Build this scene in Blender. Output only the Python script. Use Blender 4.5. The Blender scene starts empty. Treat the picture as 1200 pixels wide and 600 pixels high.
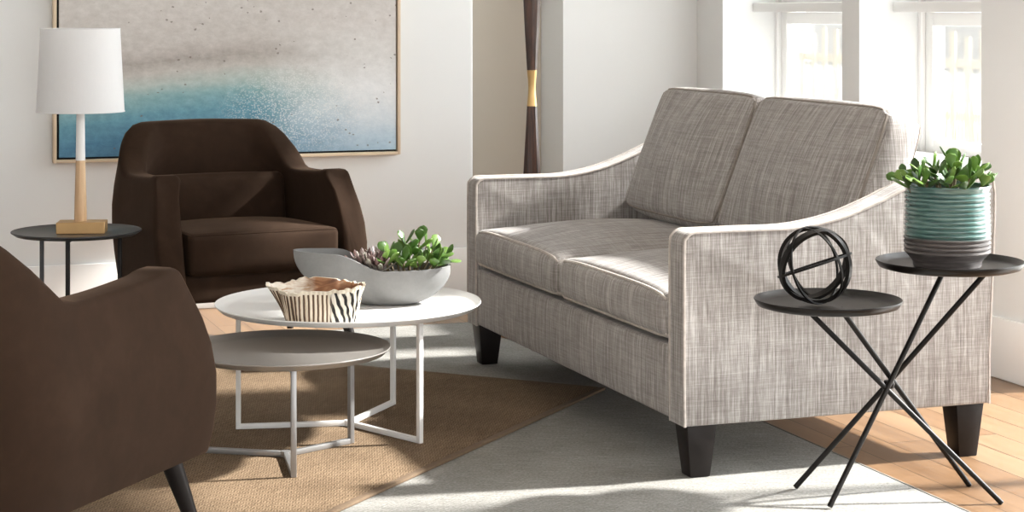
import bpy, bmesh, math, random
from mathutils import Vector, Matrix
PI = math.pi
S = bpy.context.scene
C = S.collection

# ---------------------------------------------------------------- materials
class NT:
    def __init__(s, name):
        s.m = bpy.data.materials.new(name); s.m.use_nodes = True
        s.t = s.m.node_tree; s.t.nodes.clear()
        s.out = s.t.nodes.new('ShaderNodeOutputMaterial')
        s.p = s.t.nodes.new('ShaderNodeBsdfPrincipled')
        s.t.links.new(s.p.outputs[0], s.out.inputs[0])
    def put(s, sock, v):
        if v is None: return
        if isinstance(v, bpy.types.NodeSocket): s.t.links.new(v, sock)
        else:
            if isinstance(v, (tuple, list)) and len(v) == 3 and sock.type == 'RGBA': v = (*v, 1)
            sock.default_value = v
    def n(s, typ, out=0, ins=None, **props):
        nd = s.t.nodes.new('ShaderNode' + typ)
        for k, v in props.items(): setattr(nd, k, v)
        for k, v in (ins or {}).items(): s.put(nd.inputs[k], v)
        return nd.outputs[out]
    def math(s, op, a, b=None, c=None, clamp=False):
        nd = s.t.nodes.new('ShaderNodeMath'); nd.operation = op; nd.use_clamp = clamp
        s.put(nd.inputs[0], a); s.put(nd.inputs[1], b); s.put(nd.inputs[2], c)
        return nd.outputs[0]
    def mix(s, f, a, b, blend='MIX'):
        nd = s.t.nodes.new('ShaderNodeMix'); nd.data_type = 'RGBA'; nd.blend_type = blend
        s.put(nd.inputs[0], f); s.put(nd.inputs[6], a); s.put(nd.inputs[7], b)
        return nd.outputs[2]
    def ramp(s, f, stops, interp='LINEAR'):
        nd = s.t.nodes.new('ShaderNodeValToRGB'); s.put(nd.inputs[0], f)
        cr = nd.color_ramp; cr.interpolation = interp
        while len(cr.elements) < len(stops): cr.elements.new(.5)
        for e, (p, col) in zip(cr.elements, stops):
            e.position = p; e.color = (*col, 1) if len(col) == 3 else col
        return nd.outputs[0]
    def coord(s, kind='Object'): return s.n('TexCoord', kind)
    def scale(s, v, sc, rot=(0, 0, 0), loc=(0, 0, 0)):
        return s.n('Mapping', 0, {0: v, 1: loc, 2: rot, 3: sc})
    def noise(s, v, sc=5, det=2, rough=.5, out=0, dist=0):
        return s.n('TexNoise', out, {'Vector': v, 'Scale': sc, 'Detail': det, 'Roughness': rough, 'Distortion': dist})
    def bump(s, h, strength=.3, dist=.002):
        s.put(s.p.inputs['Normal'], s.n('Bump', 0, {'Strength': strength, 'Distance': dist, 'Height': h}))
    def set(s, **k):
        names = dict(col='Base Color', rough='Roughness', metal='Metallic', sheen='Sheen Weight', sheen_r='Sheen Roughness',
                     sheen_t='Sheen Tint', spec='Specular IOR Level', coat='Coat Weight', coat_r='Coat Roughness', trans='Transmission Weight',
                     sub='Subsurface Weight')
        for a, v in k.items(): s.put(s.p.inputs[names[a]], v)
        return s

def simple(name, col, rough=.5, metal=0, var=.06, sc=8, bump=0, bsc=200, **k):
    m = NT(name); v = m.coord()
    f = m.noise(v, sc, 3)
    c = m.mix(f, tuple(x*(1-var) for x in col), tuple(min(1, x*(1+var)) for x in col))
    m.set(col=c, rough=rough, metal=metal, **k)
    if bump: m.bump(m.noise(v, bsc, 2), bump, .001)
    return m.m

M = {}
M['wall'] = simple('wall_paint', (.80, .808, .80), .85, var=.015, sc=2, bump=.08, bsc=300)
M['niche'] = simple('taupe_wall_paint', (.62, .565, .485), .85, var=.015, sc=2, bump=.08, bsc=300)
M['trimw'] = simple('white_gloss_paint', (.86, .855, .84), .45, var=.01)
M['ceil'] = simple('ceiling_paint', (.8, .79, .77), .9, var=.01)
M['steel_w'] = simple('white_powder_coat', (.80, .79, .77), .38, var=.01)
M['silver'] = simple('silver_powder_coat', (.33, .325, .32), .36, metal=.6, var=.03)
M['silver_top'] = simple('warm_grey_lacquer', (.30, .28, .26), .28, metal=.3, var=.02)
M['blackm'] = simple('blackened_steel', (.010, .0085, .0075), .42, metal=.3, spec=.3, var=.2, sc=20)
M['bronze'] = simple('bronzed_black_tray', (.009, .0075, .0065), .33, metal=.0, spec=.28, var=.25, sc=12)
M['greym'] = simple('graphite_metal', (.045, .045, .047), .35, metal=.4, var=.1)
M['darkleg'] = simple('espresso_wood', (.010, .007, .006), .42, var=.25, sc=30, spec=.25)
M['darkleg2'] = simple('espresso_wood_brown', (.010, .007, .006), .45, var=.3, sc=40, spec=.25)
M['brass'] = simple('brushed_brass', (.62, .41, .18), .33, metal=1, var=.08, sc=30)
M['gold'] = simple('soft_gold_metal', (.58, .37, .17), .42, metal=.75, var=.1, sc=25)
M['shade'] = None
M['soil'] = simple('dark_soil', (.03, .02, .014), .95, var=.5, sc=60, bump=1, bsc=80)
M['grass'] = simple('dry_pale_grass', (.62, .54, .36), .9, var=.2)
M['ground'] = simple('pale_gravel', (.75, .72, .66), .95, var=.1, sc=2)
M['fence'] = simple('pale_fence_wood', (.80, .72, .60), .9, var=.1)
M['house'] = simple('pale_siding', (.75, .74, .74), .9, var=.03)
M['roof'] = simple('pale_grey_roof', (.52, .51, .54), .9, var=.05)

def make_shade():
    m = NT('white_linen_shade'); v = m.coord()
    w = m.noise(m.scale(v, (500, 500, 20)), 1, 1)
    m.set(col=m.mix(w, (.87, .88, .89), (.93, .935, .94)), rough=.9)
    m.t.links.remove(m.out.inputs[0].links[0])
    tr = m.n('BsdfTranslucent', 0, {0: (.9, .88, .86)})
    mx = m.n('MixShader', 0, {0: .35, 1: m.p.outputs[0], 2: tr})
    m.t.links.new(mx, m.out.inputs[0]); return m.m
M['shade'] = make_shade()

def make_glass():
    m = NT('window_glass')
    m.t.links.remove(m.out.inputs[0].links[0]); m.t.nodes.remove(m.p)
    fr = m.n('Fresnel', 0, {0: 1.45})
    tr = m.n('BsdfTransparent', 0, {0: (.97, .98, .98)})
    gl = m.n('BsdfGlossy', 0, {0: (1, 1, 1), 'Roughness': .02})
    m.t.links.new(m.n('MixShader', 0, {0: m.math('MULTIPLY', fr, .8), 1: tr, 2: gl}), m.out.inputs[0])
    return m.m
M['glass'] = make_glass()

def box_uv(m):
    """face-aligned coordinates (u across, v along the threads) in metres"""
    v = m.coord(); sx = m.n('SeparateXYZ', 0, {0: v}); nd = sx.node
    x, y, z = nd.outputs
    nn = m.n('SeparateXYZ', 0, {0: m.coord('Normal')}).node
    ax = m.math('ABSOLUTE', nn.outputs[0]); az = m.math('ABSOLUTE', nn.outputs[2])
    top = m.math('GREATER_THAN', az, .72); side = m.math('GREATER_THAN', ax, .62)
    u = m.n('Mix', 0, {0: side, 2: x, 3: y}); w = m.n('Mix', 0, {0: top, 2: z, 3: x})
    u2 = m.n('Mix', 0, {0: top, 2: u, 3: y})
    return u2, w

def make_tweed(name, tint=1.0, lighten=0):
    m = NT(name); u, w = box_uv(m)
    def vec(a, b): return m.n('CombineXYZ', 0, {0: m.math('MULTIPLY', u, a), 1: m.math('MULTIPLY', w, b), 2: .37})
    warp = m.noise(vec(420, 16), 1, 3, .65)         # vertical slubs
    weft = m.noise(vec(16, 420), 1, 3, .65)
    warp2 = m.noise(vec(150, 3.5), 1, 2, .6)
    weft2 = m.noise(vec(4.5, 150), 1, 2, .6)
    a = m.math('ADD', m.math('MULTIPLY', warp, .42), m.math('MULTIPLY', weft, .20))
    b = m.math('ADD', m.math('MULTIPLY', warp2, .32), m.math('MULTIPLY', weft2, .10))
    t = m.math('ADD', a, b)
    c = m.ramp(t, [(.36, (.155*tint, .137*tint, .127*tint)), (.45, (.245*tint, .219*tint, .203*tint)),
                   (.53, (.345*tint, .319*tint, .300*tint)), (.63, (.53*tint, .505*tint, .485*tint))])
    m.set(col=c, rough=.9, sheen=.15, sheen_r=.5)
    m.bump(t, .5, .002)
    return m.m
M['tweed'] = make_tweed('taupe_tweed_fabric')
M['piping_shade'] = simple('shaded_tweed_piping', (.27, .235, .205), .9, var=.35, sc=60)  # darker copy of the piping, shadow on the back cushions put into its colour
M['piping'] = simple('tweed_piping', (.50, .45, .41), .9, var=.35, sc=60)

def make_velvet():
    m = NT('brown_velvet'); v = m.coord()
    n1 = m.noise(v, 7, 4, .6, dist=.6); n2 = m.noise(v, 26, 3, .6)
    f = m.math('ADD', m.math('MULTIPLY', n1, .7), m.math('MULTIPLY', n2, .3))
    c = m.ramp(f, [(.34, (.029, .0172, .0112)), (.52, (.034, .020, .0130)), (.68, (.041, .0245, .016))])
    m.set(col=c, rough=.9, sheen=.13, sheen_r=.3, sheen_t=(.70, .45, .30), spec=.06)
    m.bump(n2, .12, .004)
    return m.m
M['velvet'] = make_velvet()

def make_floor():
    m = NT('oak_plank_floor'); v = m.coord(); sp = m.n('SeparateXYZ', 0, {0: v}).node
    q = m.n('CombineXYZ', 0, {0: sp.outputs[1], 1: sp.outputs[0], 2: 0.})
    br = m.t.nodes.new('ShaderNodeTexBrick'); m.put(br.inputs['Vector'], q)
    br.offset = .37; br.offset_frequency = 2
    for k, val in dict(Scale=1., Bias=0.).items(): br.inputs[k].default_value = val
    br.inputs['Mortar Size'].default_value = .0022; br.inputs['Mortar Smooth'].default_value = .1
    br.inputs['Brick Width'].default_value = 1.4; br.inputs['Row Height'].default_value = .125
    br.inputs['Color1'].default_value = (0, 0, 0, 1); br.inputs['Color2'].default_value = (1, 1, 1, 1)
    br.inputs['Mortar'].default_value = (.5, .5, .5, 1)
    g = m.noise(m.scale(v, (38, 2.2, 1)), 1, 5, .6, dist=.5)
    big = m.noise(m.scale(v, (6, .8, 1)), 1, 2)
    t = m.math('ADD', m.math('MULTIPLY', br.outputs[0], .30), m.math('ADD', m.math('MULTIPLY', g, .45), m.math('MULTIPLY', big, .25)))
    c = m.ramp(t, [(.25, (.13, .068, .033)), (.48, (.235, .137, .073)), (.75, (.36, .23, .135))])
    c = m.mix(br.outputs[1], c, (.07, .04, .02))
    m.set(col=c, rough=m.math('MULTIPLY_ADD', g, .15, .27), spec=.5)
    m.bump(m.math('SUBTRACT', m.math('MULTIPLY', g, .15), br.outputs[1]), .35, .002)
    return m.m
M['floor'] = make_floor()

def make_rug(name, dark, mid, light, sc, ang):
    m = NT(name); v = m.scale(m.coord(), (1, 1, 1), (0, 0, ang))
    sp = m.n('SeparateXYZ', 0, {0: v}).node
    # herringbone: zigzag rows
    zig = m.math('PINGPONG', m.math('MULTIPLY', sp.outputs[0], sc), .9)
    row = m.math('SINE', m.math('MULTIPLY', m.math('ADD', m.math('MULTIPLY', sp.outputs[1], sc*1.9), zig), 6.283))
    n1 = m.noise(v, 130, 3, .7); n2 = m.noise(v, 3, 3); n3 = m.noise(m.scale(v, (14, 220, 1)), 1, 2)
    t = m.math('ADD', m.math('MULTIPLY', row, .07), m.math('ADD', m.math('MULTIPLY', n1, .48), m.math('ADD', m.math('MULTIPLY', n3, .32), m.math('MULTIPLY', n2, .2))))
    c = m.ramp(t, [(.33, dark), (.5, mid), (.66, light)])
    m.set(col=c, rough=.95, spec=.1)
    m.bump(t, .9, .005)
    return m.m
M['rug'] = make_rug('grey_herringbone_wool', (.145, .138, .124), (.255, .246, .226), (.41, .40, .375), 45, .5)
M['jute'] = make_rug('tan_jute_weave', (.075, .050, .030), (.165, .113, .070), (.30, .215, .14), 60, 0)
M['jute_b'] = simple('jute_binding', (.15, .10, .06), .95, var=.2, sc=60)
M['rug_b'] = simple('grey_rug_binding', (.27, .26, .235), .95, var=.2, sc=60)

def make_painting():
    m = NT('seascape_paint'); v = m.coord(); sp = m.n('SeparateXYZ', 0, {0: v}).node
    x = sp.outputs[0]; z = sp.outputs[2]               # x 0..1.5, z 0..1.1 in metres
    wob = m.noise(m.scale(v, (1.6, 1, 3)), 1, 5, .6)
    zz = m.math('ADD', z, m.math('MULTIPLY', m.math('SUBTRACT', wob, .5), .16))
    arc = m.math('MULTIPLY', m.math('POWER', m.math('SUBTRACT', x, .85), 2), .10)
    zz = m.math('ADD', zz, arc)
    base = m.ramp(zz, [(0, (.085, .20, .31)), (.10, (.075, .215, .34)), (.20, (.13, .32, .41)), (.28, (.24, .42, .44)),
                       (.33, (.45, .53, .50)), (.39, (.52, .50, .465)), (.44, (.40, .365, .335)), (.50, (.56, .53, .50)), (.7, (.62, .59, .56)), (1, (.60, .575, .545))])
    right = m.ramp(zz, [(0, (.36, .53, .66)), (.10, (.50, .63, .73)), (.2, (.68, .75, .80)), (.32, (.80, .815, .82)), (.45, (.70, .69, .67)), (.6, (.64, .61, .585)), (1, (.62, .59, .56))])
    sw = m.noise(v, 6, 4, .6)
    f = m.n('MapRange', 0, {0: m.math('ADD', x, m.math('MULTIPLY', m.math('SUBTRACT', sw, .5), .35)), 1: .84, 2: 1.30})
    c = m.mix(f, base, right)
    # mottled brush texture
    br = m.noise(m.scale(v, (22, 1, 34)), 1, 4, .7)
    c = m.mix(.8, c, m.ramp(br, [(.3, (.33, .33, .33)), (.5, (.5, .5, .5)), (.7, (.68, .68, .68))]), 'SOFT_LIGHT')
    # glitter of pale dabs right of centre
    vo = m.n('TexVoronoi', 0, {'Vector': m.scale(v, (120, 1, 150)), 'Scale': 1.0})
    dx = m.math('DIVIDE', m.math('SUBTRACT', x, 1.05), .38); dz = m.math('DIVIDE', m.math('SUBTRACT', z, .2), .22)
    rr = m.math('ADD', m.math('MULTIPLY', dx, dx), m.math('MULTIPLY', dz, dz))
    blob = m.math('SUBTRACT', 1.0, rr, clamp=True)
    gl = m.math('MULTIPLY', m.math('LESS_THAN', vo, .40), m.math('MULTIPLY', blob, .6))
    c = m.mix(gl, c, (.86, .87, .86))
    # flung dark flecks in the pale upper half
    vo2 = m.n('TexVoronoi', 0, {'Vector': m.scale(v, (26, 1, 34)), 'Scale': 1.0, 'Randomness': 1.0})
    pick = m.noise(v, 9, 1); 
    fl = m.math('MULTIPLY', m.math('LESS_THAN', m.math('ADD', vo2, m.math('MULTIPLY', m.noise(v, 150, 2), .25)), .27), m.math('GREATER_THAN', pick, .56))
    c = m.mix(m.math('MULTIPLY', fl, .7), c, (.16, .13, .11))
    m.set(col=c, rough=.6); m.bump(br, .3, .004)
    return m.m
M['painting'] = make_painting()
M['frame'] = simple('pale_maple_frame', (.72, .58, .42), .5, var=.06, sc=12)
M['linerb'] = simple('black_frame_liner', (.01, .01, .011), .7)

def make_wood(name, a, b, rough=.45, sc=(60, 60, 3)):
    m = NT(name); v = m.coord()
    g = m.noise(m.scale(v, sc), 1, 5, .6, dist=1)
    m.set(col=m.ramp(g, [(.35, a), (.65, b)]), rough=rough); m.bump(g, .1, .001)
    return m.m
M['oak'] = make_wood('honey_oak_turned', (.47, .29, .15), (.68, .47, .28))
M['mahog'] = make_wood('dark_mahogany', (.022, .011, .008), (.10, .045, .028), .3, (120, 120, 4))
M['tanbase'] = make_wood('tan_wood_base', (.20, .10, .04), (.34, .18, .08), .35)

def make_concrete():
    m = NT('grey_concrete_glaze'); v = m.coord()
    n = m.noise(v, 60, 4, .7); n2 = m.noise(v, 6, 2)
    m.set(col=m.mix(m.math('MULTIPLY_ADD', n, .6, m.math('MULTIPLY', n2, .4)), (.165, .165, .163), (.26, .258, .253)), rough=.8)
    m.bump(n, .25, .002); return m.m
M['concrete'] = make_concrete()

def make_zebra():
    m = NT('striped_carved_wood'); uv = m.coord('UV'); sp = m.n('SeparateXYZ', 0, {0: uv}).node
    u, w = sp.outputs[0], sp.outputs[1]
    n = m.noise(m.scale(uv, (5, 1.2, 1)), 1, 3, .6)
    # u: 0..1 around; front is .55...95. fine ribs everywhere, broad black stripes at the right end
    ph = m.math('ADD', m.math('MULTIPLY', u, 58*6.283), m.math('MULTIPLY', n, 3.2))
    fine = m.math('SINE', ph)
    ph2 = m.math('ADD', m.math('MULTIPLY', m.math('ADD', u, m.math('MULTIPLY', w, .05)), 33*6.283), m.math('MULTIPLY', n, 3.))
    broad = m.math('SINE', ph2)
    zone = m.n('MapRange', 0, {0: u, 1: .79, 2: .81})
    cf = m.ramp(m.math('MULTIPLY_ADD', fine, .5, .5), [(.08, (.05, .025, .012)), (.30, (.36, .22, .12)), (.48, (.70, .60, .46)), (1, (.80, .73, .60))])
    cb = m.ramp(m.math('MULTIPLY_ADD', broad, .5, .5), [(.36, (.012, .010, .009)), (.46, (.75, .69, .58)), (1, (.84, .79, .70))])
    c = m.mix(zone, cf, cb)
    rim = m.math('GREATER_THAN', w, .90)
    c = m.mix(rim, c, (.74, .66, .53))
    m.set(col=c, rough=.55); m.bump(m.math('MULTIPLY', fine, .5), .5, .003)
    return m.m
M['zebra'] = make_zebra()
def make_zin():
    m = NT('orange_brown_bowl_inside'); v = m.coord()
    g = m.noise(m.scale(v, (9, 14, 40)), 1, 4, .6, dist=1.5)
    c = m.ramp(g, [(.32, (.12, .045, .018)), (.5, (.30, .13, .055)), (.62, (.48, .26, .13)), (.75, (.72, .62, .48))])
    x = m.n('SeparateXYZ', 0, {0: v})
    f = m.n('MapRange', 0, {0: m.math('ADD', x, m.math('MULTIPLY', m.noise(v, 25, 3), .05)), 1: .005, 2: -.035})
    m.set(col=m.mix(f, c, m.ramp(g, [(.35, (.45, .26, .13)), (.5, (.74, .68, .58)), (.7, (.80, .76, .68))])), rough=.5)
    return m.m
M['zin'] = make_zin()

def make_pot():
    m = NT('teal_and_grey_glaze'); v = m.coord(); sp = m.n('SeparateXYZ', 0, {0: v}).node
    z = m.math('ADD', sp.outputs[2], m.math('MULTIPLY', m.noise(m.scale(v, (12, 12, 40)), 1, 2), .006))
    n = m.noise(m.scale(v, (10, 10, 130)), 1, 3, .6)
    teal = m.ramp(n, [(.35, (.045, .10, .095)), (.5, (.09, .18, .165)), (.66, (.17, .28, .26))])
    grey = m.ramp(n, [(.35, (.055, .048, .046)), (.55, (.12, .105, .10)), (.7, (.20, .18, .17))])
    f = m.n('MapRange', 0, {0: z, 1: .084, 2: .090})
    c = m.mix(f, grey, teal)
    m.set(col=c, rough=m.n('Mix', 0, {0: f, 2: .42, 3: .2}), coat=m.math('MULTIPLY', f, .6), coat_r=.12)
    return m.m
M['pot'] = make_pot()

def leafmat(name, a, b, c):
    m = NT(name); v = m.coord()
    r = m.n('NewGeometry', 0); isl = m.n('NewGeometry', 'Random Per Island')
    f = m.math('ADD', m.math('MULTIPLY', isl, .7), m.math('MULTIPLY', m.noise(v, 30, 2), .3))
    m.set(col=m.ramp(f, [(.1, a), (.5, b), (.95, c)]), rough=.35, sub=.0, spec=.45)
    return m.m
M['leaf'] = leafmat('jade_leaf_green', (.025, .065, .010), (.065, .145, .022), (.17, .27, .06))
M['leaf2'] = leafmat('dark_jade_leaf', (.025, .065, .010), (.065, .15, .022), (.20, .34, .06))
M['leaf3'] = leafmat('purple_grey_leaf', (.12, .045, .035), (.26, .19, .18), (.30, .31, .24))
M['stem'] = simple('brown_plant_stem', (.13, .10, .05), .8, var=.3)

# ---------------------------------------------------------------- mesh helpers
def finish(bm, angle=40):
    bmesh.ops.recalc_face_normals(bm, faces=bm.faces[:])
    for f in bm.faces: f.smooth = True
    return bm
def obj(name, bm, mat, parent=None, world=False, angle=38):
    finish(bm)
    me = bpy.data.meshes.new(name)
    if world and parent is not None:
        mw = Matrix.Translation(parent.location) @ parent.rotation_euler.to_matrix().to_4x4()
        bm.transform(mw.inverted())
    bm.to_mesh(me); bm.free()
    me.set_sharp_from_angle(angle=math.radians(angle))
    o = bpy.data.objects.new(name, me); C.objects.link(o)
    for mm in (mat if isinstance(mat, (list, tuple)) else [mat]): me.materials.append(mm)
    if parent is not None: o.parent = parent
    return o
def child(name, bm, mat, part):          # sub-part, same local space as its thing
    return obj(name, bm, mat, part)
def recentre(o, pt):
    """move a top-level mesh's origin to pt"""
    o.data.transform(Matrix.Translation(-Vector(pt))); o.location = pt
    return o
def tag(o, label, cat, group=None, kind=None):
    o['label'] = label; o['category'] = cat
    if group: o['group'] = group
    if kind: o['kind'] = kind
    return o
def thing(name, label, cat, loc=(0, 0, 0), rz=0, group=None):
    o = bpy.data.objects.new(name, None); C.objects.link(o); o.empty_display_size = .1
    o.location = loc; o.rotation_euler = (0, 0, rz)
    return tag(o, label, cat, group)
def struct(name, bm, mat, label=None, **k):
    o = obj(name, bm, mat, **k); o['kind'] = 'structure'
    if label: o['label'] = label
    return o
def box(bm, x0, x1, y0, y1, z0, z1, bev=0, seg=2):
    r = bmesh.ops.create_cube(bm, size=1)
    vs = r['verts']
    for v in vs:
        v.co = Vector(((x0+x1)/2 + v.co.x*(x1-x0), (y0+y1)/2 + v.co.y*(y1-y0), (z0+z1)/2 + v.co.z*(z1-z0)))
    if bev:
        es = list({e for v in vs for e in v.link_edges})
        bmesh.ops.bevel(bm, geom=es, offset=bev, segments=seg, profile=.5, affect='EDGES')
    return bm
def B(): return bmesh.new()
def hull8(bm, bot, top, bev=0):
    """prism from bottom ring to top ring of equal length"""
    a = [bm.verts.new(p) for p in bot]; b = [bm.verts.new(p) for p in top]; n = len(a)
    fs = [bm.faces.new(a[::-1]), bm.faces.new(b)]
    for i in range(n): fs.append(bm.faces.new((a[i], a[(i+1) % n], b[(i+1) % n], b[i])))
    if bev:
        es = list({e for f in fs for e in f.edges})
        bmesh.ops.bevel(bm, geom=es, offset=bev, segments=2, profile=.5, affect='EDGES')
    return bm
def tube(bm, pts, r, n=8, closed=False, sq=False, flat=None):
    """sweep a round (or square) section along pts; r a number or list"""
    pts = [Vector(p) for p in pts]; L = len(pts); rings = []
    up = None
    for i, p in enumerate(pts):
        if closed: t = pts[(i+1) % L] - pts[i-1]
        else: t = pts[min(i+1, L-1)] - pts[max(i-1, 0)]
        t.normalize()
        if up is None:
            a = Vector((0, 0, 1)) if abs(t.z) < .9 else Vector((0, 1, 0))
            up = (a - t*a.dot(t)).normalized()
        else: up = (up - t*up.dot(t)).normalized()
        side = t.cross(up)
        rr = r[i] if isinstance(r, (list, tuple)) else r
        ring = []
        for k in range(n):
            a = 2*PI*(k+.5)/n
            cu, cs = math.cos(a), math.sin(a)
            if sq: m_ = max(abs(cu), abs(cs)); cu /= m_; cs /= m_
            ring.append(bm.verts.new(p + up*cu*rr + side*cs*rr))
        rings.append(ring)
    for i in range(L if closed else L-1):
        a, b = rings[i], rings[(i+1) % L]
        for k in range(n): bm.faces.new((a[k], a[(k+1) % n], b[(k+1) % n], b[k]))
    if not closed: bm.faces.new(rings[0][::-1]); bm.faces.new(rings[-1])
    return bm
def bar(bm, a, b, w):
    """square bar of side w between a and b"""
    return tube(bm, [a, b], w/2, 4, sq=True)
def lathe(bm, prof, n=64, cx=0, cy=0, closed=False, fn=None):
    """prof list of (r,z). r=0 ends collapse to a pole"""
    rings = []
    for r, z in prof:
        if r < 1e-6: rings.append([bm.verts.new((cx, cy, z))])
        else: rings.append([bm.verts.new((cx + r*math.cos(2*PI*k/n), cy + r*math.sin(2*PI*k/n), z)) for k in range(n)])
    m = len(rings)
    for i in range(m if closed else m-1):
        a, b = rings[i], rings[(i+1) % m]
        if len(a) == 1 and len(b) == 1: continue
        for k in range(n):
            k2 = (k+1) % n
            if len(a) == 1: bm.faces.new((a[0], b[k2], b[k]))
            elif len(b) == 1: bm.faces.new((a[k], a[k2], b[0]))
            else: bm.faces.new((a[k], a[k2], b[k2], b[k]))
    return bm
class Cushion:
    """rounded, puffed box: M(u,v,w) maps the cube surface to the cushion skin"""
    def __init__(s, size, r=.02, puff=(0, 0, 0), power=2, xf=None, fn=None):
        s.h = [d/2 for d in size]; s.r = r; s.puff = puff; s.pw = power; s.xf = xf or Matrix(); s.fn = fn
    def M(s, u, v, w):
        q = [u, v, w]; p = [q[i]*s.h[i] for i in range(3)]
        inn = [max(-(s.h[i]-s.r), min(s.h[i]-s.r, p[i])) for i in range(3)]
        d = [p[i]-inn[i] for i in range(3)]; L = math.sqrt(sum(x*x for x in d))
        if L > 1e-9: p = [inn[i] + d[i]/L*s.r for i in range(3)]
        g = [1-abs(x)**s.pw for x in q]
        o = list(p)
        o[0] += s.puff[0]*u*g[1]*g[2]; o[1] += s.puff[1]*v*g[0]*g[2]; o[2] += s.puff[2]*w*g[0]*g[1]
        o = Vector(o)
        if s.fn: o = s.fn(o, u, v, w)
        return s.xf @ o
    def build(s, bm, n=14):
        # param lines concentrated near edges
        def lin(h):
            e = min(.9, s.r/h); base = [-1, -1+e*.35, -1+e*.7, -1+e]
            k = n; mid = [-1+e+(2-2*e)*i/k for i in range(1, k)]
            return base + mid + [1-e, 1-e*.7, 1-e*.35, 1]
        A = [lin(h) for h in s.h]; cache = {}
        def V(i, j, k):
            key = (i, j, k)
            if key not in cache: cache[key] = bm.verts.new(s.M(A[0][i], A[1][j], A[2][k]))
            return cache[key]
        N = [len(a)-1 for a in A]
        for k in (0, N[2]):
            for i in range(N[0]):
                for j in range(N[1]): bm.faces.new((V(i, j, k), V(i+1, j, k), V(i+1, j+1, k), V(i, j+1, k)))
        for j in (0, N[1]):
            for i in range(N[0]):
                for k in range(N[2]): bm.faces.new((V(i, j, k), V(i+1, j, k), V(i+1, j, k+1), V(i, j, k+1)))
        for i in (0, N[0]):
            for j in range(N[1]):
                for k in range(N[2]): bm.faces.new((V(i, j, k), V(i, j+1, k), V(i, j+1, k+1), V(i, j, k+1)))
        return bm
    def rim(s, axis, side, n=16):
        """loop of points round the face (axis, side)"""
        pts = []
        e = 1
        a, b = [i for i in range(3) if i != axis]
        seq = [(-e+2*e*i/n, -e) for i in range(n)] + [(e, -e+2*e*i/n) for i in range(n)] + \
              [(e-2*e*i/n, e) for i in range(n)] + [(-e, e-2*e*i/n) for i in range(n)]
        for x, y in seq:
            q = [0, 0, 0]; q[axis] = side; q[a] = x; q[b] = y
            pts.append(s.M(*q))
        return pts

def copy_tree(o, parent=None):
    c = o.copy(); C.objects.link(c); c.parent = parent
    for ch in list(o.children): copy_tree(ch, c)
    return c
def catmull(pts, n=8, closed=False):
    P = [Vector(p) for p in pts]; out = []; L = len(P)
    rng = range(L if closed else L-1)
    for i in rng:
        p0 = P[i-1] if (i > 0 or closed) else P[0]*2-P[1]
        p1 = P[i]; p2 = P[(i+1) % L]
        p3 = P[(i+2) % L] if (closed or i+2 < L) else P[-1]*2-P[-2]
        for k in range(n):
            t = k/n
            out.append(.5*((2*p1)+(p2-p0)*t+(2*p0-5*p1+4*p2-p3)*t*t+(3*p1-p0-3*p2+p3)*t**3))
    if not closed: out.append(P[-1])
    return out

# ---------------------------------------------------------------- the room
WX = 3.903; BY = 8.38; TOP = 2.62; CEIL = 2.9
GX = 4.172                                   # inner face of the window frames
struct('floor', box(B(), -3.2, WX+.30, -1.0, BY+.4, -.06, 0), M['floor'])
struct('ceiling', box(B(), -3.2, WX+.30, -1.0, BY+.4, CEIL, CEIL+.1), M['ceil'])
SILL = .70
wins = [(6.981, 8.099), (5.971, 6.842)]
DOOR = (3.15, 5.62)
bm = B()
xo = WX+.29
box(bm, WX, xo, wins[0][1], BY+.3, 0, CEIL)            # corner pier
box(bm, WX, xo, wins[1][1], wins[0][0], SILL, TOP)       # pier between the windows
box(bm, WX, xo, DOOR[1], wins[1][0], 0, CEIL)          # pier between window and glazed door
box(bm, WX, xo, wins[1][0], wins[0][1], 0, SILL)
box(bm, WX, xo, wins[1][0], wins[0][1], TOP, CEIL)
box(bm, WX, xo, DOOR[0], DOOR[1], TOP, CEIL)
box(bm, WX, xo, .6, DOOR[0], 0, CEIL)
struct('wall_right', bm, M['wall'])
bm = B()
NX0, NX1, ND = 2.78, 3.219, .29
box(bm, -3.2, NX0, BY, BY+.36, 0, CEIL, .018, 4)
box(bm, NX1, WX+.29, BY, BY+.36, 0, CEIL)
box(bm, NX0-.02, NX1, BY, BY+.36, 2.4, CEIL)
struct('wall_back', bm, M['wall'])
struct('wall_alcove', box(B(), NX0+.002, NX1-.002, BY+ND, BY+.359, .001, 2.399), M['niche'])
struct('wall_left', box(B(), -3.2, -3.0, 1.2, BY, 0, CEIL), M['wall'])
def bb(bm, x0, x1, y0, y1, flip):
    h = .216; t = .016
    box(bm, x0, x1, y0, y1, 0, h, .003, 2)
bm = B(); box(bm, -3.0, NX0-.02, BY-.016, BY, 0, .216, .004, 2); box(bm, NX1, WX-.016, BY-.016, BY, 0, .216, .004, 2)
struct('baseboard_back', bm, M['trimw'])
bm = B(); box(bm, WX-.016, WX, DOOR[1]+.0, BY-.0161, 0, .216, .004, 2)
struct('baseboard_right', bm, M['trimw'])

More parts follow.
